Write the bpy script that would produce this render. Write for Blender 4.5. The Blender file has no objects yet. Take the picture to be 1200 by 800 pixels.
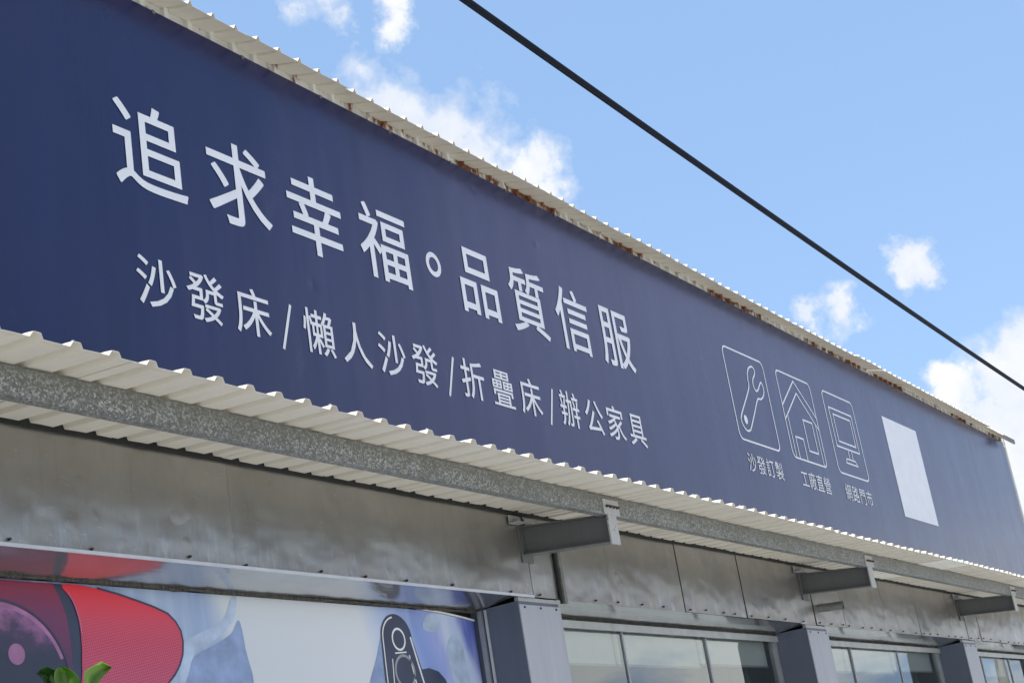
import bpy, math, random
from mathutils import Vector, Matrix, noise as mnoise

random.seed(7)
H = 1.6                       # eye height: geometry below is written relative to eye level
C = bpy.context.scene.collection
rad = math.radians

# ------------------------------------------------------------------ helpers
class MB:
    """collects faces and links them as ONE mesh object (z given relative to eye level)"""
    def __init__(s): s.v = []; s.f = []; s.m = []; s.mi = 0
    def add(s, vs, fs):
        o = len(s.v); s.v += [tuple(p) for p in vs]
        for f in fs: s.f.append(tuple(o + i for i in f)); s.m.append(s.mi)
        return s
    def box(s, x0, x1, y0, y1, z0, z1):
        return s.add([(x0,y0,z0),(x1,y0,z0),(x1,y1,z0),(x0,y1,z0),(x0,y0,z1),(x1,y0,z1),(x1,y1,z1),(x0,y1,z1)],
              [(0,3,2,1),(4,5,6,7),(0,1,5,4),(1,2,6,5),(2,3,7,6),(3,0,4,7)])
    def hexa(s, b, t):   # b, t: four corners each, same winding
        return s.add(list(b)+list(t), [(0,3,2,1),(4,5,6,7),(0,1,5,4),(1,2,6,5),(2,3,7,6),(3,0,4,7)])
    def prism(s, pts, y0, y1):     # polygon in XZ, pulled along Y
        n = len(pts)
        vs = [(x,y0,z) for x,z in pts] + [(x,y1,z) for x,z in pts]
        return s.add(vs, [tuple(range(n)), tuple(range(2*n-1,n-1,-1))] + [(i,i+n,(i+1)%n+n,(i+1)%n) for i in range(n)])
    def tube(s, path, r, seg=8, cap=True):
        path = [Vector(p) for p in path]; rings = []
        up = Vector((0,0,1))
        for i, p in enumerate(path):
            d = (path[min(i+1,len(path)-1)] - path[max(i-1,0)]).normalized()
            a = d.cross(up) if abs(d.z) < .95 else d.cross(Vector((1,0,0)))
            a.normalize(); b = a.cross(d)
            rr = r[i] if isinstance(r, (list, tuple)) else r
            rings.append([p + a*math.cos(t*2*math.pi/seg)*rr + b*math.sin(t*2*math.pi/seg)*rr for t in range(seg)])
        vs = [q for g in rings for q in g]; fs = []
        for i in range(len(path)-1):
            for t in range(seg):
                u = (t+1) % seg
                fs.append((i*seg+t, i*seg+u, (i+1)*seg+u, (i+1)*seg+t))
        if cap: fs += [tuple(range(seg-1,-1,-1)), tuple((len(path)-1)*seg+t for t in range(seg))]
        return s.add(vs, fs)
    def build(s, name, mats, parent=None, smooth=False):
        off = parent_loc(parent)
        me = bpy.data.meshes.new(name)
        me.from_pydata([(x-off[0], y-off[1], z+H-off[2]) for x,y,z in s.v], [], s.f)
        for m in (mats if isinstance(mats, (list,tuple)) else [mats]): me.materials.append(m)
        for p, i in zip(me.polygons, s.m): p.material_index = i; p.use_smooth = smooth
        me.update()
        o = bpy.data.objects.new(name, me); C.objects.link(o)
        if parent: o.parent = parent
        return o

def parent_loc(p):
    v = Vector((0,0,0))
    while p: v += p.location; p = p.parent
    return v
def tag(o, label=None, cat=None, group=None, kind=None):
    if label: o['label'] = label
    if cat: o['category'] = cat
    if group: o['group'] = group
    if kind: o['kind'] = kind
    return o
def thing(name, loc, label, cat, group=None):
    o = bpy.data.objects.new(name, None); C.objects.link(o)
    o.location = loc; o.empty_display_size = .2
    return tag(o, label, cat, group)
def copy_child(src, parent, loc):
    o = src.copy(); C.objects.link(o); o.parent = parent; o.location = loc
    return o
def copy_tree(src, parent, delta):
    o = src.copy(); C.objects.link(o); o.parent = parent; o.location = Vector(src.location) + Vector(delta)
    for ch in [c for c in bpy.data.objects if c.parent == src]:
        d = ch.copy(); C.objects.link(d); d.parent = o
    return o

# ------------------------------------------------------------------ materials
class NT:
    def __init__(s, name):
        s.mat = bpy.data.materials.new(name); s.mat.use_nodes = True
        s.t = s.mat.node_tree; s.n = s.t.nodes; s.b = s.n['Principled BSDF']
        s.tc = s.n.new('ShaderNodeTexCoord')
    def new(s, typ, **kw):
        n = s.n.new(typ)
        for k, v in kw.items(): setattr(n, k, v)
        return n
    def link(s, a, b): s.t.links.new(a, b)
    def val(s, sock, v):
        if isinstance(v, (int, float, tuple)): sock.default_value = v
        else: s.link(v, sock)
    def pos(s):
        return s.new('ShaderNodeNewGeometry').outputs['Position']
    def mapped(s, scale=(1,1,1), loc=(0,0,0), src=None, rot=(0,0,0)):
        m = s.new('ShaderNodeMapping'); m.inputs['Scale'].default_value = scale; m.inputs['Location'].default_value = loc
        m.inputs['Rotation'].default_value = rot
        s.link(src or s.pos(), m.inputs['Vector']); return m.outputs['Vector']
    def noise(s, scale, detail=4, rough=.55, vec=None, dist=0):
        n = s.new('ShaderNodeTexNoise'); n.inputs['Scale'].default_value = scale; n.inputs['Detail'].default_value = detail
        n.inputs['Roughness'].default_value = rough; n.inputs['Distortion'].default_value = dist
        s.link(vec or s.pos(), n.inputs['Vector']); return n.outputs['Fac']
    def ramp(s, fac, stops, interp='LINEAR'):
        r = s.new('ShaderNodeValToRGB'); r.color_ramp.interpolation = interp
        e = r.color_ramp.elements
        while len(e) < len(stops): e.new(.5)
        for el, (p, c) in zip(e, stops):
            el.position = p; el.color = (c,c,c,1) if isinstance(c,(int,float)) else tuple(c)+(1,)
        s.link(fac, r.inputs['Fac']); return r.outputs['Color']
    def mix(s, fac, a, b, mode='MIX'):
        m = s.new('ShaderNodeMix', data_type='RGBA', blend_type=mode)
        s.val(m.inputs[0], fac)
        for sock, v in ((m.inputs[6], a), (m.inputs[7], b)):
            if isinstance(v, tuple): sock.default_value = v + (1,) if len(v) == 3 else v
            else: s.link(v, sock)
        return m.outputs[2]
    def math(s, op, a, b=0., c=0.):
        m = s.new('ShaderNodeMath', operation=op)
        s.val(m.inputs[0], a); s.val(m.inputs[1], b); s.val(m.inputs[2], c); return m.outputs[0]
    def sep(s, vec=None):
        n = s.new('ShaderNodeSeparateXYZ'); s.link(vec or s.pos(), n.inputs[0]); return n.outputs
    def bump(s, h, strength, dist=.01):
        b = s.new('ShaderNodeBump'); b.inputs['Strength'].default_value = strength; b.inputs['Distance'].default_value = dist
        s.link(h, b.inputs['Height']); s.link(b.outputs['Normal'], s.b.inputs['Normal']); return b
    def base(s, col):
        if isinstance(col, tuple): s.b.inputs['Base Color'].default_value = col + (1,)
        else: s.link(col, s.b.inputs['Base Color'])
    def set(s, rough=None, metal=None, spec=None):
        if rough is not None: s.val(s.b.inputs['Roughness'], rough)
        if metal is not None: s.val(s.b.inputs['Metallic'], metal)
        if spec is not None: s.b.inputs['Specular IOR Level'].default_value = spec
        return s

def simple(name, col, rough=.5, metal=0., var=.15, scale=6., bump=.0, spec=.5):
    m = NT(name); n = m.noise(scale, 6)
    lo = tuple(c*(1-var) for c in col); hi = tuple(min(1,c*(1+var)) for c in col)
    m.base(m.ramp(n, [(.3,lo),(.7,hi)])); m.set(rough, metal, spec)
    if bump: m.bump(m.noise(scale*8, 4), bump)
    return m.mat

def mat_vinyl():
    m = NT('navy_vinyl')
    streak = m.noise(1.0, 5, .6, m.mapped((2.2,1,.25)))
    fine = m.noise(60, 3, .6, m.mapped((1,1,.15)))
    col = m.mix(m.ramp(streak, [(.3,0.),(.75,1.)]), (.0034,.0072,.050), (.0050,.0092,.063))
    # scuffs and specks
    sp = m.noise(16, 2, .5); spk = m.ramp(sp, [(.70,0.),(.735,1.)])
    col = m.mix(m.math('MULTIPLY', spk, .55), col, (.010,.012,.03))
    scr = m.noise(2.3, 8, .75, m.mapped((1,1,.5),(4,0,2)))
    col = m.mix(m.math('MULTIPLY', m.ramp(scr, [(.60,0.),(.72,1.)]), .10), col, (.12,.13,.18))
    m.base(col)
    rg = m.math('MULTIPLY_ADD', m.noise(3, 5, .6), .10, .20)
    m.set(rg, 0, .5)
    wav = m.noise(.9, 3, .45, m.mapped((1.6,1,.30)))
    h = m.math('ADD', wav, m.math('MULTIPLY', m.noise(5., 3, .5, m.mapped((1.,1,.5))), .035))
    for (dx, dz, r, a) in ((11.46,5.02,.05,.30),(16.02,5.16,.06,.25),(14.6,4.2,.05,.2),(8.1,3.85,.06,-.2),(9.9,5.30,.09,.25),(10.5,5.27,.07,-.2),(19.9,5.1,.06,.2),(24.1,4.4,.09,.25)):
        v = m.new('ShaderNodeVectorMath', operation='DISTANCE'); m.link(m.pos(), v.inputs[0]); v.inputs[1].default_value = (dx, 5.95, dz+H)
        g_ = m.math('MAXIMUM', m.math('SUBTRACT', 1., m.math('DIVIDE', v.outputs['Value'], r*1.6)), 0.)
        h = m.math('ADD', h, m.math('MULTIPLY', m.math('MULTIPLY', g_, g_), a))
    m.bump(h, .30, .05)
    return m.mat

def mat_print_white():
    m = NT('white_print')
    n = m.noise(5, 5)
    m.base(m.ramp(n, [(.3,(.61,.61,.625)),(.7,(.67,.67,.685))])); m.set(.42)
    return m.mat

def mat_sheet(name, col, dirt=.5, bumps=True):
    m = NT(name)
    n = m.noise(1.4, 6, .65, m.mapped((2.5,.6,1)))
    a = m.ramp(n, [(.3,tuple(c*.93 for c in col)),(.7,tuple(min(1,c*1.04) for c in col))])
    d = m.noise(9, 7, .7, m.mapped((1.5,.35,1)))
    a = m.mix(m.math('MULTIPLY', m.ramp(d,[(.55,0.),(.78,1.)]), dirt), a, tuple(c*.55 for c in col))
    m.base(a); m.set(.46, 0, .4)
    if bumps:
        w = m.new('ShaderNodeTexWave', wave_type='BANDS', bands_direction='X'); w.inputs['Scale'].default_value = 15.
        w.inputs['Distortion'].default_value = .4
        m.link(m.pos(), w.inputs['Vector'])
        m.bump(w.outputs['Fac'], .03, .002)
    return m.mat

def mat_rusty_strip():
    m = NT('cream_cladding')
    n = m.noise(2, 6, .65, m.mapped((1,1,2)))
    col = m.ramp(n, [(.3,(.50,.49,.45)),(.7,(.66,.65,.60))])
    z = m.sep()[2]
    h = m.math('MULTIPLY', m.math('SUBTRACT', z, 5.46+H), 16.)        # rust creeps down from the eave
    r = m.noise(9, 8, .7, m.mapped((1,1,.45))); big = m.noise(.75, 3, .6, m.mapped((1,1,1),(2.3,0,0)))
    r2 = m.math('ADD', m.math('MULTIPLY', r, .5), m.math('MULTIPLY', big, .5))
    mask = m.ramp(m.math('MULTIPLY_ADD', h, .035, r2), [(.505,0.),(.555,1.)])
    rc = m.ramp(m.noise(40, 4), [(.35,(.07,.022,.010)),(.65,(.24,.085,.03))])
    m.base(m.mix(mask, col, rc)); m.set(.6, 0, .35)
    return m.mat

def mat_galv():
    m = NT('galvanised_steel')
    v = m.new('ShaderNodeTexVoronoi'); v.inputs['Scale'].default_value = 92.; v.inputs['Randomness'].default_value = 1.
    warp = m.noise(30, 3); vec = m.new('ShaderNodeVectorMath', operation='MULTIPLY_ADD')
    comb = m.new('ShaderNodeCombineXYZ'); m.link(warp, comb.inputs[0]); m.link(warp, comb.inputs[2])
    m.link(comb.outputs[0], vec.inputs[0]); vec.inputs[1].default_value = (.02,.0,.02); m.link(m.pos(), vec.inputs[2])
    m.link(vec.outputs[0], v.inputs['Vector'])
    g = m.sep(v.outputs['Color'])[0]
    fine = m.noise(130, 3, .6)
    gg = m.math('ADD', m.math('MULTIPLY', g, .75), m.math('MULTIPLY', fine, .35))
    col = m.ramp(gg, [(.2,(.095,.098,.088)),(.62,(.175,.18,.168)),(.9,(.36,.375,.36))])
    z = m.sep()[2]
    upper_tone = m.math('ADD', m.math('MULTIPLY', m.math('SUBTRACT', z, 2.36+H), 7.), m.math('MULTIPLY', m.noise(5,6,.7), .9))
    col = m.mix(m.math('MULTIPLY', m.ramp(upper_tone,[(.45,0.),(1.0,1.)]), .6), col, (.13,.13,.11))  # colour turns unevenly darker towards the purlin's upper edge
    pat = m.noise(1.1, 5, .7, m.mapped((1,1,2.5)))
    col = m.mix(m.math('MULTIPLY', m.ramp(pat,[(.42,0.),(.66,1.)]), .5), col, (.115,.115,.10))
    rs = m.noise(6., 7, .75, m.mapped((1,1,.6),(9,2,1)))
    col = m.mix(m.math('MULTIPLY', m.ramp(rs,[(.66,0.),(.74,1.)]), .35), col, (.17,.11,.07))
    m.base(col); m.set(.5, .25, .5)
    m.bump(fine, .08, .002)
    return m.mat

def mat_stainless(name, base=(.37,.355,.325), rough=.33, wav=.46):
    m = NT(name)
    oi = m.new('ShaderNodeObjectInfo')
    vecr = m.new('ShaderNodeVectorMath', operation='MULTIPLY_ADD')
    m.link(oi.outputs['Random'], vecr.inputs[0]); vecr.inputs[1].default_value = (19,7,11); m.link(m.pos(), vecr.inputs[2])
    p = vecr.outputs[0]
    n = m.noise(1.6, 5, .6, m.mapped((1,1,.8), src=p))
    col = m.ramp(n, [(.3,tuple(c*.86 for c in base)),(.7,tuple(c*1.08 for c in base))])
    st = m.noise(7, 6, .7, m.mapped((1.6,1,.22), src=p))
    col = m.mix(m.math('MULTIPLY', m.ramp(st,[(.52,0.),(.78,1.)]), .17), col, (.30,.27,.22))
    bl = m.noise(2.3, 4, .6, m.mapped((1.3,1,.8),(7,0,3), src=p), .4)
    col = m.mix(m.math('MULTIPLY', m.ramp(bl,[(.50,0.),(.66,1.)]), .16), col, (.24,.215,.17))
    dr = m.noise(15, 5, .7, m.mapped((1.,1,.07),(5,0,0), src=p))
    col = m.mix(m.math('MULTIPLY', m.ramp(dr,[(.58,0.),(.70,1.)]), .17), col, (.19,.165,.13))
    ft = m.math('ADD', m.math('MULTIPLY', m.math('SUBTRACT', 1.93+H, m.sep()[2]), 4.), m.noise(9, 6, .7, p))
    col = m.mix(m.math('MULTIPLY', m.ramp(ft,[(.55,0.),(.85,1.)]), .38), col, (.20,.165,.12))
    # pale bluish mottling near the lower edge: reflections painted into the colour
    st2 = m.noise(11, 5, .7, m.mapped((1.2,1,.35),(3,1,0), src=p))
    low = m.math('MULTIPLY', m.math('SUBTRACT', 2.25+H, m.sep()[2]), 2.2)
    col = m.mix(m.math('MULTIPLY', m.math('MULTIPLY', m.ramp(st2,[(.54,0.),(.70,1.)]), m.ramp(low,[(0.,0.),(.9,1.)])), .38), col, (.62,.65,.71))
    m.base(col)
    scr_ = m.noise(26, 3, .6, m.mapped((.5,1,1.6), src=p, rot=(0,rad(35),0)))
    col = m.mix(m.math('MULTIPLY', m.ramp(scr_,[(.68,0.),(.72,1.)]), .30), col, (.62,.63,.64)); m.base(col)
    m.set(m.math('MULTIPLY_ADD', st, .16, rough-.06), .80, .5)
    wv = m.noise(1.7, 2, .45, m.mapped((1,1,1.5), src=p))
    dent = m.noise(3.4, 2, .5, m.mapped((1,1,1), src=p))
    br = m.noise(160, 2, .5, m.mapped((1,1,.06), src=p))
    h = m.math('ADD', m.math('ADD', wv, m.math('MULTIPLY', m.ramp(dent,[(.62,0.),(.78,1.)]), .10)), m.math('MULTIPLY', br, .004))
    m.bump(h, wav, .10)
    return m.mat

def mat_soffit():
    m = NT('polished_soffit')
    n = m.noise(2.2, 6, .65)
    m.base(m.ramp(n, [(.3,(.40,.405,.415)),(.7,(.52,.525,.53))]))
    m.set(m.math('MULTIPLY_ADD', n, .12, .10), .9)
    wv = m.noise(1.1, 3, .5, m.mapped((1,3,1)))
    m.bump(wv, .18, .05)
    return m.mat

def mat_paint(name, col, rough=.5, streak=.3, rust=0.):
    m = NT(name)
    n = m.noise(2.5, 7, .65, m.mapped((3,3,.35)))
    a = m.ramp(n, [(.3,tuple(c*.90 for c in col)),(.7,tuple(c*1.06 for c in col))])
    d = m.noise(8, 7, .75, m.mapped((2,2,.25),(2,5,1)))
    a = m.mix(m.math('MULTIPLY', m.ramp(d,[(.55,0.),(.75,1.)]), streak), a, tuple(c*.55 for c in col))
    if rust:
        rn = m.noise(13, 8, .75, m.mapped((1,1,1),(1,4,2)))
        a = m.mix(m.math('MULTIPLY', m.ramp(rn,[(.60,0.),(.66,1.)]), rust), a, (.12,.055,.028))
    m.base(a); m.set(rough)
    m.bump(m.noise(40, 4), .05, .004)
    return m.mat

def mat_glass():
    m = NT('window_glass')
    t = m.t; n = m.n
    out = n['Material Output']; n.remove(m.b)
    gl = m.new('ShaderNodeBsdfGlossy'); gl.inputs['Roughness'].default_value = .01
    gl.inputs['Color'].default_value = (.93,.98,.96,1)
    tr = m.new('ShaderNodeBsdfTransparent'); tr.inputs['Color'].default_value = (.93,.97,.95,1)
    fr = m.new('ShaderNodeFresnel'); fr.inputs['IOR'].default_value = 2.35
    mx = m.new('ShaderNodeMixShader')
    bp = m.new('ShaderNodeBump'); bp.inputs['Strength'].default_value = .03; bp.inputs['Distance'].default_value = .05
    m.link(m.noise(.9, 2), bp.inputs['Height'])
    m.link(bp.outputs['Normal'], gl.inputs['Normal'])
    m.link(fr.outputs[0], mx.inputs[0]); m.link(tr.outputs[0], mx.inputs[1]); m.link(gl.outputs[0], mx.inputs[2])
    m.link(mx.outputs[0], out.inputs['Surface'])
    return m.mat

def mat_banner():
    m = NT('banner_print')
    xyz = m.sep(); x, z = xyz[0], xyz[2]
    zr = m.math('SUBTRACT', z, H)
    # slanted coordinate, so bands lean like the printed beams
    s = m.math('ADD', x, m.math('MULTIPLY', zr, .35))
    wob = m.math('MULTIPLY', m.noise(1.5, 3), .22)
    s2 = m.math('MULTIPLY', m.math('SUBTRACT', m.math('ADD', s, wob), 5.0), 1/6.2)
    col = m.ramp(s2, [(.0,(.13,.19,.31)),(.34,(.17,.24,.40)),(.40,(.32,.40,.54)),(.475,(.25,.33,.50)),(.505,(.54,.575,.60)),
                      (.72,(.60,.62,.64)),(.775,(.38,.47,.67)),(.83,(.20,.28,.56)),(.875,(.30,.35,.62)),(.895,(.50,.55,.70)),(.925,(.45,.52,.72)),(.94,(.10,.14,.46)),(1.,(.07,.10,.40))])
    beam = m.noise(3.2, 3, .6, m.mapped((1,1,.20), rot=(0,rad(-38),0)))
    msk = m.ramp(m.math('MULTIPLY', m.math('SUBTRACT', x, 8.9), 1.), [(0.,0.),(.6,1.)])
    col = m.mix(m.math('MULTIPLY', m.math('MULTIPLY', m.ramp(beam,[(.50,0.),(.68,1.)]), .45), msk), col, (.58,.64,.76))
    beam2 = m.noise(5., 3, .6, m.mapped((1.3,1,.12), rot=(0,rad(14),0)))
    msk2 = m.ramp(m.math('SUBTRACT', 7.7, x), [(0.,0.),(.5,1.)])
    col = m.mix(m.math('MULTIPLY', m.math('MULTIPLY', m.ramp(beam2,[(.50,0.),(.68,1.)]), .5), msk2), col, (.45,.53,.66))
    m.base(col); m.set(.38)
    m.bump(m.noise(1.3, 3), .15, .03)
    return m.mat

def mat_mesh_red():
    m = NT('red_mesh_print')
    v = m.new('ShaderNodeTexVoronoi'); v.inputs['Scale'].default_value = 62.; v.inputs['Randomness'].default_value = 0.
    m.link(m.mapped((1,0,1), rot=(0,rad(12),0)), v.inputs['Vector'])
    zr = m.math('SUBTRACT', m.sep()[2], H)
    tone = m.ramp(m.math('MULTIPLY', m.math('SUBTRACT', zr, 1.2), 1.7), [(.0,(.50,.075,.15)),(.6,(.56,.055,.095)),(1.,(.66,.02,.028))])
    lowm = m.ramp(m.math('MULTIPLY', m.math('SUBTRACT', 1.68, zr), 3.), [(0.,0.),(.6,1.)])
    dots = m.math('MULTIPLY', m.ramp(v.outputs['Distance'],[(.22,1.),(.42,0.)]), m.math('MULTIPLY_ADD', lowm, .62, .05))
    m.base(m.mix(dots, tone, (.22,.02,.06))); m.set(.38)
    return m.mat

def mat_purple():
    m = NT('purple_print')
    n = m.noise(4.5, 5, .6)
    zr = m.math('SUBTRACT', m.sep()[2], H)
    c = m.ramp(m.math('ADD', m.math('MULTIPLY', m.math('SUBTRACT', zr, 1.25), 1.3), m.math('MULTIPLY', n, .3)),
               [(.2,(.075,.025,.075)),(.55,(.13,.028,.085)),(.95,(.26,.015,.035))])
    m.base(c); m.set(.38); return m.mat
def mat_driver():
    m = NT('driver_print')
    n = m.noise(5.0, 6, .65, m.mapped((1,1,1.4)))
    zr = m.math('SUBTRACT', m.sep()[2], H)
    g = m.math('ADD', m.math('MULTIPLY', m.math('SUBTRACT', zr, 1.40), 2.2), n)
    c = m.ramp(g, [(.45,(.022,.030,.058)),(.72,(.060,.035,.085)),(.95,(.30,.12,.26))])
    m.base(c); m.set(.38); return m.mat

def mat_leaf(name, col):
    m = NT(name)
    n = m.noise(9, 4)
    m.base(m.ramp(n,[(.3,tuple(c*.75 for c in col)),(.7,tuple(c*1.25 for c in col))])); m.set(.32)
    tr = m.new('ShaderNodeBsdfTranslucent'); tr.inputs['Color'].default_value = (col[0]*2.6, col[1]*2.4, col[2]*1.2, 1)
    mx = m.new('ShaderNodeMixShader'); mx.inputs[0].default_value = .35
    m.link(m.b.outputs[0], mx.inputs[1]); m.link(tr.outputs[0], mx.inputs[2]); m.link(mx.outputs[0], m.n['Material Output'].inputs['Surface'])
    return m.mat

M = dict(
    vinyl=mat_vinyl(), white=mat_print_white(),
    sheet=mat_sheet('cream_sheet', (.65,.605,.515), .30),
    sheet2=mat_sheet('pale_sheet', (.80,.79,.71), .2),
    roof=mat_sheet('eave_sheet', (.64,.60,.505), .25), strip=mat_rusty_strip(),
    galv=mat_galv(), steel=mat_stainless('brushed_steel'), soffit=mat_soffit(),
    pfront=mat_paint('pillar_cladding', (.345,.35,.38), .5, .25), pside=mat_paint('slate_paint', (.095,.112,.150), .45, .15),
    frame=simple('grey_aluminium', (.30,.31,.325), .38, .35, .12), head=simple('window_head', (.36,.37,.36), .4, .3, .15),
    dark=simple('dark_gap', (.012,.012,.011), .85, 0, .3, 20), sealant=simple('old_sealant', (.055,.05,.04), .85, 0, .9, 45, .5),
    iron=mat_paint('grey_steel_paint', (.105,.108,.108), .5, .35, .35), ironlight=mat_paint('pale_lit_steel', (.36,.355,.345), .5, .4, .7),
    bolt=simple('rusty_bolt', (.075,.05,.035), .7, .3, .5, 60), screw=simple('dark_screw', (.03,.028,.025), .6, .3, .4, 60),
    trim=simple('trim_grey', (.52,.53,.55), .4, .3, .1), pvc=simple('grey_pvc', (.14,.14,.13), .5, 0, .25, 20),
    banner=mat_banner(), red=mat_mesh_red(), purple=mat_purple(), driver=mat_driver(),
    ink=simple('dark_ink', (.028,.036,.070), .38, 0, .2, 5), pink=simple('pink_ink', (.33,.14,.28), .38, 0, .25, 9),
    skyink=simple('sky_blue_ink', (.17,.235,.37), .38, 0, .22, 9), paleink=simple('pale_blue_ink', (.38,.46,.59), .38, 0, .22, 7), midink=simple('mid_blue_ink', (.22,.29,.46), .38, 0, .22, 7), deepink=simple('deep_blue_ink', (.17,.21,.36), .38, 0, .15, 6), violetink=simple('violet_ink', (.27,.28,.52), .38, 0, .15, 6),
    paper=simple('banner_edge', (.70,.70,.68), .5, 0, .1),
    glass=mat_glass(), blind=simple('roller_blind', (.84,.85,.83), .8, 0, .05, 3), inwall=simple('interior_wall', (.24,.26,.27), .8, 0, .1, 2),
    ceil=simple('interior_ceiling', (.45,.45,.44), .8, 0, .05, 2),
    curtain=simple('green_curtain', (.19,.24,.22), .85, 0, .2, 4),
    cable=simple('cable_rubber', (.0050,.0065,.0115), .7, 0, .1, 3, 0., .12), concrete=simple('pole_concrete', (.34,.33,.31), .8, 0, .15, 4, .2),
    leaf=mat_leaf('leaf_green', (.060,.145,.016)), leafd=mat_leaf('leaf_dark', (.022,.060,.014)), leafl=mat_leaf('leaf_young', (.105,.20,.022)),
    bark=simple('bark', (.12,.09,.06), .85, 0, .3, 30, .4), pot=simple('terracotta', (.30,.13,.07), .8, 0, .15, 10),
    pave=simple('pavement_concrete', (.58,.58,.56), .85, 0, .12, 1.2, .2), road=simple('asphalt', (.10,.10,.098), .9, 0, .25, 3, .3),
    paint=simple('road_paint', (.70,.70,.67), .7, 0, .1, 8), kerb=simple('kerb_stone', (.38,.37,.35), .85, 0, .12, 5, .2),
    wallw=mat_paint('white_render', (.70,.70,.68), .8, .3), shed=mat_paint('blue_grey_cladding', (.13,.18,.24), .6, .2),
    redp=simple('red_panel', (.45,.05,.04), .5, 0, .1), pane=simple('far_glass', (.05,.06,.07), .08, 0, .2),
)

# ------------------------------------------------------------------ CAMERA
yaw, pitch, roll = 1.064800874865481, .31251986791871017, -.16451081176212434
cy,sy,cp_,sp_,cr,sr = math.cos(yaw),math.sin(yaw),math.cos(pitch),math.sin(pitch),math.cos(roll),math.sin(roll)
fwd = Vector((sy*cp_, cy*cp_, sp_)); right = Vector((cy,-sy,0)); up_ = right.cross(fwd)
r2 = right*cr+up_*sr; u2 = -right*sr+up_*cr
cam = bpy.data.cameras.new('Camera'); co = bpy.data.objects.new('Camera', cam); C.objects.link(co)
cam.lens = 55.0; cam.sensor_width = 36.; cam.clip_end = 3000; cam.clip_start = .05
mw = Matrix((r2, u2, -fwd)).transposed().to_4x4(); mw.translation = (0,0,H); co.matrix_world = mw
bpy.context.scene.camera = co
def ray(px, py):
    d = r2*((px-600)/1833.) - u2*((py-400)/1833.) + fwd; return d.normalized()

# ------------------------------------------------------------------ corrugated sheet
def rib_profile(x0, n, s, sl=.024, top=.044, sr=.010, h=.030, lip=(0,0)):
    """points (x, dz): n ribs, the first rib's top-left corner at x0; sl, sr: run of the left and right rib wall"""
    pts = []
    for i in range(n):
        a = x0 + i*s; r = min(.004, top/4)
        pts += [(a-sl, 0.), (a-r*.6, h-.002), (a+r, h), (a+top-r*1.5, h), (a+top, h-.004), (a+top+sr, 0.)]
        if i < n-1:
            gap = s - sl - top - sr
            for k in (1,2,3): pts.append((a+top+sr+gap*k/4, (.0010 if k == 2 else .0006)))
    return [(x0-sl-lip[0], 0.)] + pts + [(x0+(n-1)*s+top+sr+lip[1], 0.)]

def sheet_mesh(mb, prof, rows, t=.0025, jit=0.):
    """prof (x, dz); rows [(y, z)]; the sheet is closed with thickness t"""
    n = len(prof); vs = []
    for (y, z) in rows:
        for (x, dz) in prof:
            w = jit*mnoise.noise(Vector((x*3.1, y*1.7, 4.2))) if jit else 0
            ye = y + (jit*.8*mnoise.noise(Vector((x*5.3, 9.1, 1.2))) if (jit and y == rows[0][0]) else 0)
            vs.append((x, ye, z+dz+w))
    k = len(vs); vs += [(x, y, z-t) for (x,y,z) in vs]
    fs = []
    for r in range(len(rows)-1):
        for i in range(n-1):
            a = r*n+i; b = a+1; c = a+n+1; d = a+n
            fs.append((a,b,c,d)); fs.append((k+a,k+d,k+c,k+b))
    for i in range(n-1):
        fs.append((i, k+i, k+i+1, i+1)); L = (len(rows)-1)*n
        fs.append((L+i, L+i+1, k+L+i+1, k+L+i))
    for r in range(len(rows)-1):
        a = r*n; fs.append((a, a+n, k+a+n, k+a)); a = r*n+n-1; fs.append((a, k+a, k+a+n, a+n))
    mb.add(vs, fs)

# ------------------------------------------------------------------ SETTING: ground
def structure(name, mb, mat):
    o = mb.build(name, mat); o['kind'] = 'structure'; return o
g = MB(); g.add([(-400,-400,-H-.16),(500,-400,-H-.16),(500,400,-H-.16),(-400,400,-H-.16)], [(0,1,2,3)]); structure('ground', g, M['pave'])
g = MB(); g.add([(-400,-22,-H-.15),(500,-22,-H-.15),(500,-13.2,-H-.15),(-400,-13.2,-H-.15)], [(0,1,2,3)]); structure('road', g, M['road'])
g = MB(); g.box(-400,500,-12.95,16,-H-.15,-H); structure('pavement', g, M['pave'])
g = MB(); g.box(-400,500,-13.2,-12.952,-H-.148,-H+.004); structure('kerb', g, M['kerb'])
g = MB()
g.add([(-400,-17.7,-H-.146),(500,-17.7,-H-.146),(500,-17.55,-H-.146),(-400,-17.55,-H-.146)], [(0,1,2,3)]); structure('road_line', g, M['paint'])

# ------------------------------------------------------------------ SHOP BUILDING
X0, X1 = -1.7, 27.9
bld = thing('shop_building', (13., 6.2, 0), 'long single storey shop with dull steel fascia panels, grey pillars and recessed windows', 'building')

# corrugated upper wall (ribs stand out towards the street)
RS = .2202
prof = rib_profile(8.224-38*RS-.02, 128, RS, sl=.010, top=.040, sr=.010, h=.032, lip=(.05,.05))
prof = [(x, z) for x, z in prof if x < X1]
mb = MB(); n = len(prof)
vs = [(x, 5.990-d, 2.58) for x,d in prof] + [(x, 5.990-d, 5.524) for x,d in prof] + [(x, 6.06, 5.524) for x,d in prof] + [(x, 6.06, 2.58) for x,d in prof]
fs = []
for i in range(n-1):
    for r in range(4):
        a = r*n+i; b = ((r+1)%4)*n+i
        fs.append((a, a+1, b+1, b))
fs += [(0,n,2*n,3*n),(n-1,4*n-1,3*n-1,2*n-1)]
mb.add(vs, fs); mb.build('wall', M['strip'], bld)
mb = MB(); mb.box(X0,X1,6.062,6.2,2.5,5.44); mb.box(X1-.15,X1-.002,6.202,14,-H,5.3); mb.box(X0,X0+.15,6.202,14,-H,5.3); mb.box(X0+.152,X1-.152,13.85,14,-H,5.3)
mb.build('wall', M['inwall'], bld)
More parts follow.
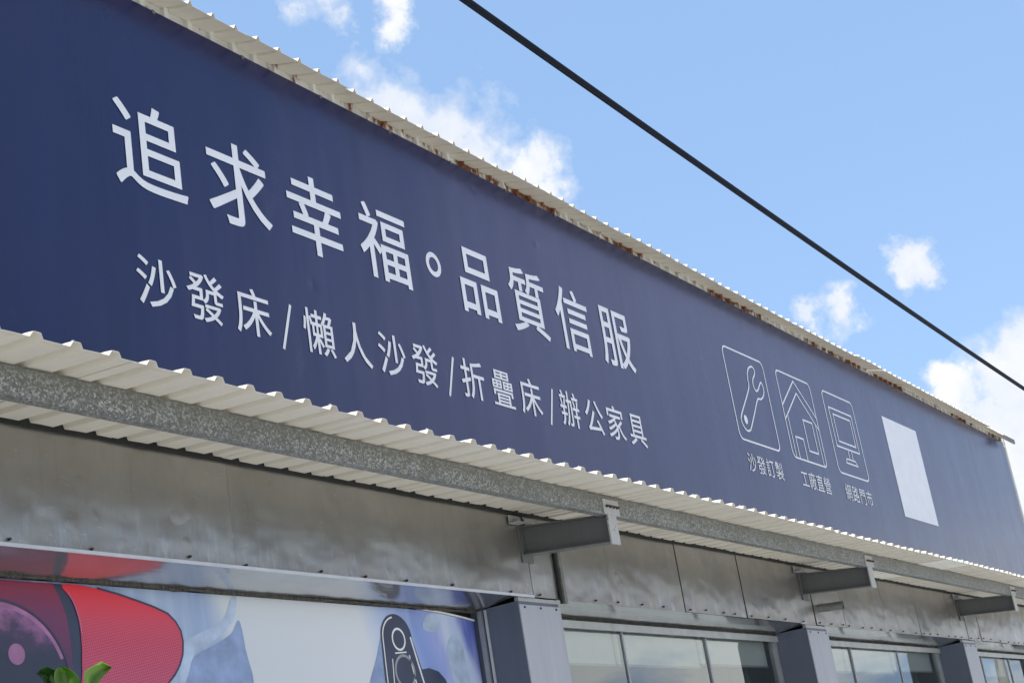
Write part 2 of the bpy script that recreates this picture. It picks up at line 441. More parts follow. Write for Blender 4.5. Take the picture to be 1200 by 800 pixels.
mb = MB(); mb.box(X0+.152,X1-.152,6.46,13.84,2.3,2.4); mb.build('ceiling', M['ceil'], bld)
mb = MB(); mb.box(X0+.152,X1-.152,9.0,9.1,-H,2.29); mb.build('interior_wall', M['inwall'], bld)

# roof: eave sheets that overhang the sign
rng = random.Random(3)
i = -38
while i < 89:
    k = min(5, 89-i)
    x0 = 8.224 + i*RS
    mb = MB(); dz = rng.uniform(-.004,.004); yy = 5.76 + rng.uniform(-.012,.012)
    if 81 <= i: yy += .03
    sheet_mesh(mb, rib_profile(x0, k, RS, sl=.020, top=.010, sr=.012, h=.034, lip=(.088,.098)), [(yy,5.452+dz),(5.87,5.487+dz),(6.0,5.526+dz),(7.,5.77+dz),(10.,6.5+dz)], jit=.004)
    mb.build('roof_sheet', M['roof'], bld); i += k
mb = MB(); mb.box(27.10,27.78,5.772,5.80,5.375,5.449)
mb.build('roof_end_cap', simple('end_cap', (.13,.13,.125), .6, .0), bld)

# fascia panels: separate sheets with dark joints between
seams = [X0, 1.3, 4.55, 7.07, 10.50, 10.90, 11.82, 13.24, 14.655, 16.10, 16.57, 17.50, 19.0, 20.35, 21.80, 22.55, 23.2, 24.62, 26.0, X1]
mb = MB(); mb.box(X0, X1, 6.03, 6.061, 1.86, 2.50); mb.build('fascia_backing', M['dark'], bld)
screw_proto = None
for a, b in zip(seams, seams[1:]):
    y = 5.998 + rng.uniform(-.006,.006); tl = rng.uniform(-.006,.006)
    if 4 < a < 10.4: y, tl = 5.998, .002
    gapw = .0008 if abs(a-7.07) < .01 or abs(b-7.07) < .01 else .007
    zb = 1.838 + rng.uniform(-.006,.004); zt = 2.477
    a_, b_ = a+gapw, b-gapw
    # panel with gently buckled face
    nx = max(4, int((b-a)*7)); nz = 8; mb = MB(); vs = []
    for j in range(nz+1):
        for i2 in range(nx+1):
            u, v = i2/nx, j/nz
            e = min(u,1-u)*(b-a); e = min(1, e/.25)*min(1, min(v,1-v)/.2)
            w = .004*e*mnoise.noise(Vector((a*3+u*(b-a)*1.7, v*1.3, a)))
            # turned-in lower edge gets knocked about
            if j == 0: w += .003*mnoise.noise(Vector((a+u*(b-a)*6, 2, 1)))
            vs.append((a_+(b_-a_)*u, y+tl*(v-.5)+w, zb+(zt-zb)*v))
    W = nx+1; fs = []
    for j in range(nz):
        for i2 in range(nx): q = j*W+i2; fs.append((q,q+1,q+W+1,q+W))
    front = len(fs); rim = list(range(nx+1)) + [j*W+nx for j in range(1,nz+1)] + [nz*W+i2 for i2 in range(nx-1,-1,-1)] + [j*W for j in range(nz-1,0,-1)]
    o_ = len(vs); vs += [vs[q] for q in rim] + [(vs[q][0], vs[q][1]+.004, vs[q][2]) for q in rim]; L_ = len(rim)
    fs += [(o_+q, o_+L_+q, o_+L_+(q+1)%L_, o_+(q+1)%L_) for q in range(L_)] + [tuple(o_+L_+q for q in range(L_-1,-1,-1))]
    mb.add(vs, fs); pn = mb.build('fascia_panel', M['steel'], bld, smooth=True)
    for q, p_ in enumerate(pn.data.polygons): p_.use_smooth = q < front
    # screws along the lower edge
    xs = a_ + .08
    while xs < b_ - .03 and a > 3:
        zz = zb + .022 + rng.uniform(-.004,.012)
        if screw_proto is None:
            sb = MB(); sb.tube([(xs,5.997,zz),(xs,5.982,zz)], .008, 8); screw_proto = sb.build('screw', M['screw'], pn); sx, sz = xs, zz
        else:
            copy_child(screw_proto, pn, (xs-sx, y-.001-5.998, zz-sz))
        xs += rng.uniform(.26,.55) if a > 8 else rng.uniform(.45,.8)
# joint strips and trims
mb = MB(); mb.box(10.915,10.958,5.955,5.985,1.80,2.30); mb.build('conduit', M['pvc'], bld)
mb = MB(); mb.box(10.885,10.910,5.972,5.987,1.80,2.30); mb.build('joint_strip', M['dark'], bld)
mb = MB(); mb.box(X0,10.49,5.984,5.990,1.828,1.848); mb.build('edge_trim', M['trim'], bld)
mb = MB(); mb.tube([(16.72,6.02,2.025),(16.76,5.72,2.005)], .046, 18, cap=False); mb.tube([(16.72,6.02,2.025),(16.758,5.735,2.006)], .038, 18, cap=True)
sp = mb.build('drain_spout', M['pvc'], bld, smooth=True)

# pillars, soffits, windows
PX = [-1.69, 4.29, 10.27, 16.25, 22.23]
for px in PX:
    x1 = px+.62
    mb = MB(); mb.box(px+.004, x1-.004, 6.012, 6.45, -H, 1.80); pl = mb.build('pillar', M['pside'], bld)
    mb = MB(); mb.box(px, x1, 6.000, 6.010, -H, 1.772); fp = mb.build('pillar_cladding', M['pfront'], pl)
    mb = MB()      # ragged filler between pillar head and fascia
    m_ = 9
    top = [(px+.02+(.58*t/m_), 1.832+.004*mnoise.noise(Vector((px+t*1.9,1,2)))) for t in range(m_+1)]
    bot = [(px+.02+(.58*t/m_), 1.779+.007*mnoise.noise(Vector((px+t*2.3,5,2)))) for t in range(m_,-1,-1)]
    mb.prism(bot[::-1]+top[::-1], 6.014, 6.05); mb.build('filler_strip', M['ironlight'], pl)
    for q in range(3):
        sb = MB(); xq = px+.07+q*.24; sb.tube([(xq,6.0,1.752),(xq,5.993,1.752)], .009, 8); sb.build('screw', M['screw'], pl)
bays = [(PX[i]+.62, PX[i+1]) for i in range(4)] + [(PX[4]+.62, X1-.16)]
def wavy_strip(name, x0, x1, y0, y1, zt, zb, amp, mat, par, seed, fr=9.):
    n = max(8, int((x1-x0)*14)); mb = MB()
    top = [(x0+(x1-x0)*t/n, zt+amp*.4*mnoise.noise(Vector((t*.7+seed, 3, seed)))) for t in range(n+1)]
    bot = [(x0+(x1-x0)*t/n, zb+amp*mnoise.noise(Vector(((x0+(x1-x0)*t/n)*fr, seed, 1)))+amp*.7*mnoise.noise(Vector(((x0+(x1-x0)*t/n)*fr*3, seed, 7)))) for t in range(n+1)]
    vs = []
    for (xa,za),(xb,zb2) in zip(top,bot): vs += [(xa,y0,za),(xb,y0,zb2),(xa,y1,za),(xb,y1,zb2)]
    fs = []
    for t in range(n):
        a = 4*t; b = a+4
        fs += [(a,a+1,b+1,b),(a+2,b+2,b+3,a+3),(a,b,b+2,a+2),(a+1,a+3,b+3,b+1)]
    fs += [(0,2,3,1),(4*n,4*n+1,4*n+3,4*n+2)]
    mb.add(vs, fs); return mb.build(name, mat, par)
for bi, (a, b) in enumerate(bays):
    mb = MB(); nx = 24; vs = []; fs = []
    for i2 in range(nx+1):
        x = a+.002+(b-a-.004)*i2/nx
        for j, (y, z) in enumerate(((6.012,1.838),(6.13,1.824),(6.26,1.810),(6.395,1.797))):
            vs.append((x, y, z+.006*mnoise.noise(Vector((x*1.2, j*.9, bi)))))
    for i2 in range(nx):
        for j in range(3):
            q = i2*4+j; fs.append((q, q+4, q+5, q+1))
    k = len(vs); vs += [(x,y,z+.004) for x,y,z in vs]; fs += [tuple(k+q for q in f[::-1]) for f in fs]
    mb.add(vs, fs); mb.build('soffit_panel', M['soffit'], bld, smooth=True)
    mb = MB(); mb.box(a-.3,b+.3,6.46,6.49,1.77,2.5); mb.box(a+.01,b-.01,6.399,6.459,1.80,1.86); mb.build('lintel', M['dark'], bld)
    sl = wavy_strip('sealant', a+.04, b-.03, 6.376, 6.396, 1.797, 1.781, .011, [M['sealant']], bld, 3.1+bi)
    if bi == 1:
        # banner bay: only the side frames show
        mb = MB(); mb.box(b-.028,b-.001,6.335,6.372,-H,1.79); mb.build('side_frame', M['frame'], bld)
        mb = MB(); mb.box(b-.016,b-.001,6.30,6.316,-H,1.79); mb.build('side_frame', M['trim'], bld)
        mb = MB(); mb.box(a,b,6.47,6.5,-H,1.6); mb.build('infill_panel', M['inwall'], bld)
        continue
    # window
    mb = MB(); mb.box(a+.002,b-.002,6.375,6.455,1.735,1.768); mb.box(a+.002,a+.055,6.375,6.455,-H,1.7345); mb.box(b-.055,b-.002,6.375,6.455,-H,1.7345); mb.box(a+.056,b-.056,6.375,6.455,-H,-H+.12)
    wn = mb.build('window', M['frame'], bld)
    mb = MB(); mb.box(a+.001,b-.001,6.350,6.3745,1.712,1.775); mb.build('head_rail', M['head'], wn)
    third = (b-a)/3
    for t in (1,2):
        xm = a+third*t; mb = MB(); mb.box(xm-.013,xm+.013,6.400,6.45,-H+.121,1.7345); mb.build('mullion', M['frame'], wn)
    for t in range(3):
        xa = a+third*t+(.056 if t == 0 else .0135); xb = a+third*(t+1)-(.056 if t == 2 else .0135)
        mb = MB(); mb.add([(xa,6.415,-H+.122),(xb,6.415,-H+.122),(xb,6.415+rng.uniform(-.004,.004),1.734),(xa,6.415+rng.uniform(-.004,.004),1.734)], [(0,1,2,3)])
        mb.build('pane', M['glass'], wn)

# roller blinds and curtains inside, each a thing of its own
blind_lab = {2: ['pale roller blind behind the pane right beside the pillar next to the banner', 'pale roller blind behind the middle pane of the first window right of the banner', 'pale roller blind behind the last pane before the middle pillar'],
             3: ['pale roller blind behind the pane just right of the middle pillar', 'pale roller blind behind the middle pane of the window between the two right-hand pillars', 'pale roller blind behind the last pane left of the farthest pillar'],
             4: ['pale roller blind behind the first pane right of the farthest pillar', 'pale roller blind behind the middle pane of the farthest window', None]}
for bi in (2,3,4):
    a, b = bays[bi]; third = (b-a)/3
    for t in range(3):
        if not blind_lab[bi][t]: continue
        xa, xb = a+third*t+(.06 if t == 0 else .006), a+third*(t+1)-(.05 if t == 2 else .006)
        bt = thing('roller_blind', ((xa+xb)/2, 6.51, 1.456+H), blind_lab[bi][t], 'blind', 'roller blinds inside the shop windows')
        zb = 1.456 + rng.uniform(-.004,.004) + (.03 if t == 2 else 0)
        mb = MB(); mb.box(xa,xb,6.508,6.511,zb,1.765); mb.build('fabric', M['blind'], bt)
        mb = MB(); mb.box(xa,xb,6.502,6.517,zb-.022,zb-.001); mb.build('bottom_bar', M['trim'], bt)
for bi, (off, w) in ((2,(4.75,.42)),(3,(4.55,.62)),(3,(1.0,.35))):
    a, b = bays[bi]; mb = MB(); n_ = 26
    pts = [(a+off+w*i2/n_, 6.72+.03*math.sin(i2*1.9)) for i2 in range(n_+1)]
    vs = [(x,y,-H+.05) for x,y in pts]+[(x,y,1.75) for x,y in pts]; fs = [(i2,i2+1,n_+2+i2,n_+1+i2) for i2 in range(n_)]
    k = len(vs); vs += [(x,y+.004,z) for x,y,z in vs]; fs += [tuple(k+q for q in f[::-1]) for f in fs]
    mb.add(vs, fs); o = mb.build('curtain', M['curtain'])
    tag(o, {4.75:'green grey curtain inside the last pane before the middle pillar',4.55:'wide green grey curtain inside the last pane left of the farthest pillar',1.0:'narrow green grey curtain inside the pane just right of the middle pillar'}[off], 'curtain', 'curtains inside the shop windows')

# ------------------------------------------------------------------ SIGNBOARD
YS = 5.95
sign = thing('signboard', (13., YS, 2.6+H), 'huge navy blue signboard with white Chinese lettering, line icons and blank white square', 'sign')
SX0, SX1, SZ0, SZ1 = X0+.2, 27.66, 2.59, 5.437
mb = MB(); mb.box(SX0,SX1,YS,5.9545,SZ0,SZ1); mb.build('panel', M['vinyl'], sign)
cp = None
for i2 in range(26):
    x = 5.9 + i2*.86
    if cp is None:
        mb = MB(); mb.box(x-.012,x+.012,YS-.006,YS-.001,SZ1-.022,SZ1+.004); cp = mb.build('clip', M['iron'], sign)
    else: copy_child(cp, sign, (x-5.9, 0, rng.uniform(-.004,.004)))

fc = bpy.data.curves.new('glyph_source','FONT'); fo = bpy.data.objects.new('glyph_source', fc); C.objects.link(fo)
def glyph(ch, cx, zb, sx, sz, bold, parent, mat=None):
    """cx: centre of the character's ink; zb: baseline height"""
    fc.body = ch; fc.size = 1; fc.offset = 0; fc.extrude = 0; fc.resolution_u = 4
    bpy.context.view_layer.update()
    me = bpy.data.meshes.new_from_object(fo.evaluated_get(bpy.context.evaluated_depsgraph_get()))
    xs = [v.co.x for v in me.vertices]; mid = (min(xs)+max(xs))/2
    off = parent_loc(parent); vs = []; fs = []
    # printed weight: the outline laid down several times, shifted by the extra stroke width
    for k, (ox, oz) in enumerate(((0,0),(1,1),(-1,1),(1,-1),(-1,-1))):
        o_ = len(vs)
        vs += [((v.co.x-mid+ox*bold)*sx+cx-off[0], YS-.003-.0004*k-off[1], (v.co.y+oz*bold)*sz+zb+H-off[2]) for v in me.vertices]
        fs += [tuple(o_+q for q in p.vertices) for p in me.polygons]
    me = bpy.data.meshes.new('character'); me.from_pydata(vs, [], fs)
    me.materials.clear(); me.materials.append(mat or M['white'])
    o = bpy.data.objects.new('character', me); C.objects.link(o); o.parent = parent
    return o
row1 = [('追',6.609),('求',7.425),('幸',8.228),('福',9.043),('品',10.340),('質',11.130),('信',11.907),('服',12.732)]
for ch, cx in row1: glyph(ch, cx, 4.150, .658, .648, .006, sign)
def stroke(mb, pts, w, closed=False, y=YS-.003):
    """flat line of width w along pts (X, Z), mitred"""
    P = [Vector(p) for p in pts]; n = len(P); L = []; R_ = []
    for i in range(n):
        a = P[i-1] if (closed or i > 0) else None; b = P[(i+1)%n] if (closed or i < n-1) else None
        d1 = (P[i]-a).normalized() if a is not None else None; d2 = (b-P[i]).normalized() if b is not None else None
        if d1 is None: d1 = d2
        if d2 is None: d2 = d1
        n1 = Vector((-d1.y,d1.x)); n2 = Vector((-d2.y,d2.x)); m = (n1+n2)
        if m.length < 1e-4: m = n1
        m.normalize(); k = w/2/max(.35, m.dot(n1)); L.append(P[i]+m*k); R_.append(P[i]-m*k)
    vs = [(p.x,y,p.y) for p in L]+[(p.x,y,p.y) for p in R_]
    fs = [(i,(i+1)%n,n+(i+1)%n,n+i) for i in range(n if closed else n-1)]
    mb.add(vs, fs)
def disc(cx, cz, r, n=32, ry=None): return [(cx+r*math.cos(t*2*math.pi/n), cz+(ry or r)*math.sin(t*2*math.pi/n)) for t in range(n)]
mb = MB(); stroke(mb, disc(9.692,4.395,.082), .042, True); mb.build('character', M['white'], sign)
row2 = [('沙',6.561),('發',6.985),('床',7.426),('懶',8.100),('人',8.520),('沙',8.945),('發',9.362),('折',10.015),('疊',10.455),('床',10.890),('辦',11.548),('公',11.984),('家',12.395),('具',12.815)]
for ch, cx in row2: glyph(ch, cx, 3.376, .354, .345, .005, sign)
for xa, xb in ((7.700,7.820),(9.645,9.768),(11.172,11.286)):
    mb = MB(); stroke(mb, [(xa,3.312),(xb,3.646)], .024); mb.build('character', M['white'], sign)
def rrect(x0,x1,z0,z1,r,k=6):
    pts = []
    for cx, cz, a0 in ((x1-r,z1-r,0),(x0+r,z1-r,90),(x0+r,z0+r,180),(x1-r,z0+r,270)):
        pts += [(cx+r*math.cos(rad(a0+90*t/k)), cz+r*math.sin(rad(a0+90*t/k))) for t in range(k+1)]
    return pts
def smooth_closed(pts, k=5):
    out = []; n = len(pts)
    for i in range(n):
        p0,p1,p2,p3 = (Vector(pts[(i+j)%n]) for j in (-1,0,1,2))
        for t in range(k):
            u = t/k
            out.append(tuple(.5*((2*p1)+(p2-p0)*u+(2*p0-5*p1+4*p2-p3)*u*u+(3*p1-p0-3*p2+p3)*u**3)))
    return out
LW = .021
ic = MB(); stroke(ic, rrect(15.345,16.475,3.782,4.840,.085), LW, True)
wr = [(15.505,4.06),(15.70,4.245),(15.905,4.445),(15.925,4.545),(15.96,4.635),(16.03,4.70),(16.13,4.73),(16.185,4.70),(16.165,4.645),(16.085,4.575),(16.055,4.50),(16.100,4.440),(16.175,4.465),(16.255,4.535),(16.315,4.575),(16.352,4.53),(16.345,4.465),(16.285,4.400),(16.195,4.355),(16.095,4.335),(15.91,4.145),(15.725,3.955),(15.665,3.915),(15.595,3.900),(15.525,3.930),(15.482,3.99)]
stroke(ic, smooth_closed(wr,4), LW, True); ic.prism(disc(15.613,4.030,.046,20,.052), YS-.004, YS-.002)
i1 = ic.build('icon', M['white'], sign); tag(i1, 'wrench line icon in a rounded square')
ic = MB(); stroke(ic, rrect(16.862,17.955,3.775,4.835,.085), LW, True)
stroke(ic, [(16.872,4.405),(17.400,4.780),(17.945,4.400)], LW); stroke(ic, [(16.872,4.235),(17.420,4.630),(17.945,4.250)], LW)
stroke(ic, [(16.965,4.300),(16.965,3.785)], LW*.9); stroke(ic, [(17.858,4.305),(17.858,3.785)], LW*.9)
stroke(ic, [(17.075,3.785),(17.075,4.045),(17.320,4.045),(17.320,3.785)], LW); stroke(ic, [(17.452,3.920),(17.745,3.920),(17.745,4.305),(17.452,4.305)], LW, True)
i2_ = ic.build('icon', M['white'], sign); tag(i2_, 'house line icon in a rounded square')
ic = MB(); stroke(ic, rrect(18.370,19.482,3.775,4.836,.085), LW, True)
stroke(ic, [(18.510,4.130),(19.335,4.130),(19.335,4.635),(18.510,4.635)], LW, True); stroke(ic, [(18.625,4.205),(19.245,4.205),(19.245,4.560),(18.625,4.560)], LW, True)
stroke(ic, [(18.895,4.125),(18.895,4.0)], LW); stroke(ic, [(19.020,4.125),(19.020,4.0)], LW)
stroke(ic, [(18.735,3.938),(19.150,3.938),(19.090,3.995),(18.775,3.995)], LW*.9, True)
i3 = ic.build('icon', M['white'], sign); tag(i3, 'monitor line icon in a rounded square')
for word, xa, xb in (('沙發訂製',15.419,16.412),('工廠直營',16.960,17.920),('網路門市',18.436,19.430)):
    st = (xb-xa-.225)/3
    for k, ch in enumerate(word): glyph(ch, xa+.112+k*st, 3.450, .234, .224, .0, sign)
mb = MB(); mb.add([(20.70,YS-.003,3.437),(22.225,YS-.003,3.437),(22.225,YS-.003,4.855),(20.70,YS-.003,4.855)], [(0,1,2,3)])
tag(mb.build('white_square', M['white'], sign), 'blank white square at the right end of the lettering')
bpy.data.objects.remove(fo)

# ------------------------------------------------------------------ AWNING
aw = thing('awning', (13., 5.9, 2.5+H), 'cream corrugated metal awning on grey steel brackets below the navy sign', 'awning')
TS = .2329; TX = 4.554; SL = .066
def za(y): return 2.422 + (y-4.85)*SL
i = -25
while i < 100:
    k = 4; x0 = TX + i*TS
    pale = 58 <= i <= 61
    mb = MB(); dz = (.0035 if (i//4)%2 else 0) + rng.uniform(-.0004,.0004); yy = 4.85 + rng.uniform(-.010,.010)
    sheet_mesh(mb, rib_profile(x0, k, TS, lip=(.077,.105)), [(yy,za(4.85)+dz-.003),(4.90,za(4.90)+dz),(5.2,za(5.2)+dz),(5.6,za(5.6)+dz),(5.972,za(5.972)+dz)], jit=.0045)
    sh = mb.build('roof_sheet', M['sheet2'] if pale else M['sheet'], aw)
    q = MB(); xs_ = x0+2*TS+.022; zt_ = za(4.875)+dz+.030; q.tube([(xs_,4.885,zt_-.002),(xs_,4.885,zt_+.003)], .014, 10); q.tube([(xs_,4.885,zt_+.0032),(xs_,4.885,zt_+.010)], .007, 6); q.build('screw', M['trim'], sh); i += k
AX0, AX1 = TX-25*TS-.07, 28.0
# purlin: C section, web to the street, in lengths that meet at the brackets
joints = [AX0, 4.49, 10.52, 16.42, 22.40, AX1]
for a, b in zip(joints, joints[1:]):
    mb = MB(); mb.box(a+.002,b-.002,5.214,5.217,2.2875,2.4375); mb.box(a+.002,b-.002,5.2175,5.275,2.435,2.4375); mb.box(a+.002,b-.002,5.2175,5.275,2.2875,2.290)
    mb.box(a+.002,b-.002,5.272,5.275,2.2905,2.310); mb.build('purlin', M['galv'], aw)
mb = MB(); mb.box(AX0,AX1,5.978,5.990,2.474,2.516); mb.build('gap_shade_bar', M['dark'], aw)  # dark bar stands in for the shadowed gap between awning and fascia
mb = MB(); mb.box(AX0,AX1,5.88,5.9485,2.568,2.574); mb.box(AX0,AX1,5.9405,5.9485,2.5745,2.64); mb.box(AX0,AX1,5.9490,6.058,2.568,2.574); mb.build('light_leak_strip', M['trim'], aw)  # unseen strip added to stop light leaking down behind the awning
# second purlin near the wall is hidden in the dark joint; brackets: pitched I-beams
def bracket(xc):
    zt0, zt1, zb0, zb1 = 2.300, 2.385, 2.082, 2.158     # outer/inner top and bottom
    yo, yi = 5.222, 5.985
    mb = MB(); w = .062
    def slab(xa, xb, z_o0, z_o1, z_i0, z_i1, y0=yo, y1=yi): mb.hexa([(xa,y0,z_o0),(xb,y0,z_o0),(xb,y1,z_i0),(xa,y1,z_i0)], [(xa,y0,z_o1),(xb,y0,z_o1),(xb,y1,z_i1),(xa,y1,z_i1)])
    slab(xc-w,xc+w, zt0-.009, zt0, zt1-.009, zt1); slab(xc-w,xc+w, zb0, zb0+.009, zb1, zb1+.009); slab(xc-.004,xc+.004, zb0+.0095, zt0-.0095, zb1+.0095, zt1-.0095)
    br = mb.build('bracket', M['iron'], aw)
    mb = MB(); mb.box(xc-.070,xc+.070,5.208,5.2215,2.066,2.289); mb.build('end_plate', M['ironlight'], br)  # brightness of the street-facing plate is put into its paler colour
    mb = MB(); mb.box(xc-.115,xc+.135,5.204,5.2125,2.2895,2.408); mb.build('cleat', M['ironlight'], br)
    for k in range(4):
        mb = MB(); x = xc-.075+k*.056; mb.tube([(x,5.2035,2.352),(x,5.188,2.352)], .011, 6); mb.tube([(x,5.1875,2.352),(x,5.174,2.352)], .006, 8); mb.build('bolt', M['bolt'], br)
    # clips that tie the beam's root to the wall
    mb = MB(); mb.box(xc-.21,xc-.075,5.90,5.985,2.392,2.398); mb.box(xc-.21,xc-.075,5.978,5.985,2.3985,2.46); mb.box(xc-.15,xc-.13,5.93,5.977,2.3985,2.43); mb.build('root_clip', M['ironlight'], br)
    mb = MB(); mb.box(xc+.02,xc+.16,5.93,5.985,2.39,2.397); mb.box(xc+.02,xc+.16,5.978,5.985,2.3975,2.455); mb.build('root_clip', M['ironlight'], br)
    mb = MB(); mb.box(xc-.082,xc+.082,5.9855,5.9955,2.10,2.42); mb.build('root_plate', M['iron'], br)
    return br
b0 = bracket(10.49)
for xc in (4.49, 16.38, 22.40): copy_tree(b0, aw, (xc-10.49, 0, rng.uniform(-.006,.006)))

# ------------------------------------------------------------------ BANNER in the first bay
ban = thing('banner', (7.6, 6.41, -1.2+H), 'pale blue printed banner showing a red mesh loudspeaker, filling the bay left of the pillar', 'banner')
YB = 6.42
mb = MB(); nx = 40; a, b = 4.93, 10.255; vs = []; fs = []
top = lambda x: 1.785 - (max(0, x-9.3)**2)*.07 + .004*mnoise.noise(Vector((x*2,1,1)))
for i2 in range(nx+1):
    x = a+(b-a)*i2/nx
    vs += [(x,YB,-1.2),(x,YB,top(x)),(x,YB+.006,-1.2),(x,YB+.006,top(x))]
for i2 in range(nx):
    q = 4*i2; fs += [(q,q+4,q+5,q+1),(q+2,q+3,q+7,q+6),(q+1,q+5,q+7,q+3)]
mb.add(vs, fs); mb.build('panel', M['banner'], ban)
mb = MB(); mb.prism([(x, top(x)+.002) for x in [9.5+.75*t/12 for t in range(13)]] + [(x, top(x)+.014) for x in [9.5+.75*t/12 for t in range(12,-1,-1)]], 6.405, 6.417); mb.build('curled_edge', M['paper'], ban)
def flat(mb, pts, y): mb.add([(x,y,z) for x,z in pts], [tuple(range(len(pts)))])
mb = MB(); tz = 1.776
mb.mi = 0; flat(mb, [(4.94,-.2),(6.25,-.2),(6.24,1.31),(6.245,1.42),(6.23,1.58),(6.185,1.68),(6.12,1.745),(6.095,tz),(4.94,tz)], YB-.002)      # dark band and shadow side
mb.mi = 1; flat(mb, [(4.94,.2),(6.13,.2),(6.14,1.3),(6.14,1.45),(6.12,1.60),(6.08,1.70),(6.035,tz),(4.94,tz)], YB-.004)                       # purple end cap
mb.mi = 2; flat(mb, smooth_closed([(6.102,tz),(6.36,1.765),(6.52,1.738),(6.67,1.707),(6.80,1.677),(6.905,1.643),(6.965,1.60),(7.0,1.55),(7.012,1.485),(7.0,1.41),(6.97,1.35),(6.92,1.29),(6.86,1.24),(6.80,1.20),(6.60,1.17),(6.22,1.15),(6.205,1.30),(6.215,1.44),(6.205,1.58),(6.165,1.69)],3), YB-.006)
red_edge = [(6.36,1.767),(6.52,1.741),(6.67,1.710),(6.80,1.680),(6.908,1.646),(6.968,1.60),(7.004,1.55),(7.016,1.485),(7.004,1.41),(6.974,1.35),(6.924,1.29),(6.864,1.24),(6.80,1.20)]
mb.mi = 0; stroke(mb, red_edge, .012, y=YB-.0075)
mb.mi = 3; stroke(mb, [(6.14,1.735),(6.185,1.66),(6.212,1.58),(6.222,1.50)], .006, y=YB-.0078)
drv = [(5.67-.62,1.20)]
c0 = (5.62, 1.22); mb.mi = 4; flat(mb, [(c0[0]+.49*math.cos(rad(t)), c0[1]+.44*math.sin(rad(t))) for t in range(0,360,8)], YB-.0058)
mb.mi = 3; stroke(mb, [(c0[0]+.475*math.cos(rad(t)), c0[1]+.425*math.sin(rad(t))) for t in range(20,150,5)], .024, y=YB-.0070)
mb.mi = 0; stroke(mb, [(c0[0]+.50*math.cos(rad(t)), c0[1]+.45*math.sin(rad(t))) for t in range(0,180,5)], .012, y=YB-.0072)
flat_d = disc(5.755,1.385,.056,24); mb.mi = 3; flat(mb, flat_d, YB-.0074)
mb.build('loudspeaker_print', [M['ink'],M['purple'],M['red'],M['pink'],M['driver']], ban)
def px(pts, y): return [(ray(*p)*(y/ray(*p).y)) for p in pts]
def flatpx(mb, pts, y): mb.add([tuple(v) for v in px(pts, y)], [tuple(range(len(pts)))])
def print_shape(pts, y, mat):
    q = MB(); flatpx(q, smooth_closed(pts, 4), y); q.build('printed_shape', M[mat], ban)
print_shape([(212,758),(232,742),(252,732),(264,720),(271,700),(277,699),(275,722),(265,738),(248,752),(230,763),(222,786),(221,812),(212,812)], YB-.0014, 'paleink')
print_shape([(222,812),(222,786),(230,768),(252,755),(271,742),(280,726),(288,760),(294,812)], YB-.0016, 'midink')
print_shape([(432,812),(441,770),(449,733),(457,736),(454,812)], YB-.0012, 'midink')
print_shape([(500,720),(516,722),(512,739),(496,736)], YB-.0012, 'paleink'); print_shape([(524,756),(537,742),(545,770),(553,812),(536,812)], YB-.0014, 'paleink')
# plain dark upright loudspeaker in place of the printed figure
mb = MB(); mb.mi = 0
flat(mb, [(8.90,.2),(9.0,1.2)]+[(9.205-.19*math.cos(rad(t_)),1.565+.175*math.sin(rad(t_))) for t_ in range(0,181,12)]+[(9.52,1.2),(9.70,.2)], YB-.003)
mb.mi = 1; stroke(mb, [(9.027,1.2)]+[(9.205-.168*math.cos(rad(t_)),1.565+.153*math.sin(rad(t_))) for t_ in range(0,81,10)], .012, y=YB-.0045); stroke(mb, [(9.372,1.58),(9.485,1.2)], .018, y=YB-.0045)
stroke(mb, disc(9.225,1.56,.075,24), .016, True, y=YB-.0045); mb.mi = 2; stroke(mb, disc(9.255,1.33,.115,28), .02, True, y=YB-.0045)
mb.mi = 0; flatpx(mb, [(474,806),(480,793),(490,785),(503,782),(514,786),(522,795),(527,806)], YB-.0032)
mb.mi = 1; stroke(mb, [(9.10,1.20),(9.12,1.42)], .010, y=YB-.0045); stroke(mb, [(9.33,1.45),(9.38,1.22)], .012, y=YB-.0045); stroke(mb, [(9.16,1.46),(9.30,1.47)], .010, y=YB-.0045)
mb.build('dark_print', [M['ink'],M['paper'],M['frame']], ban)

# ------------------------------------------------------------------ PLANT
pl = thing('potted_fig_plant', (4.42, 4.6, 0), 'broad leaved green plant whose top leaves rise before the red loudspeaker print', 'plant')
mb = MB()
segs = 20; rr = [(.0,.20),(.02,.21),(.34,.27),(.38,.29),(.40,.28),(.36,.25)]
vs = [(4.42+r*math.cos(t*2*math.pi/segs), 4.6+r*math.sin(t*2*math.pi/segs), -H+h) for h,r in rr for t in range(segs)]
fs = [(i3_*segs+t, i3_*segs+(t+1)%segs, (i3_+1)*segs+(t+1)%segs, (i3_+1)*segs+t) for i3_ in range(len(rr)-1) for t in range(segs)] + [tuple(range(segs-1,-1,-1)), tuple(range(5*segs,6*segs))]
mb.add(vs, fs); mb.build('pot', M['pot'], pl, smooth=False)
mb = MB(); mb.tube([(4.42,4.6,-H+.3),(4.40,4.62,-.6),(4.43,4.58,.0),(4.42,4.6,.45),(4.44,4.6,.80)], [.03,.027,.022,.018,.010], 10); mb.build('trunk', M['bark'], pl, smooth=True)
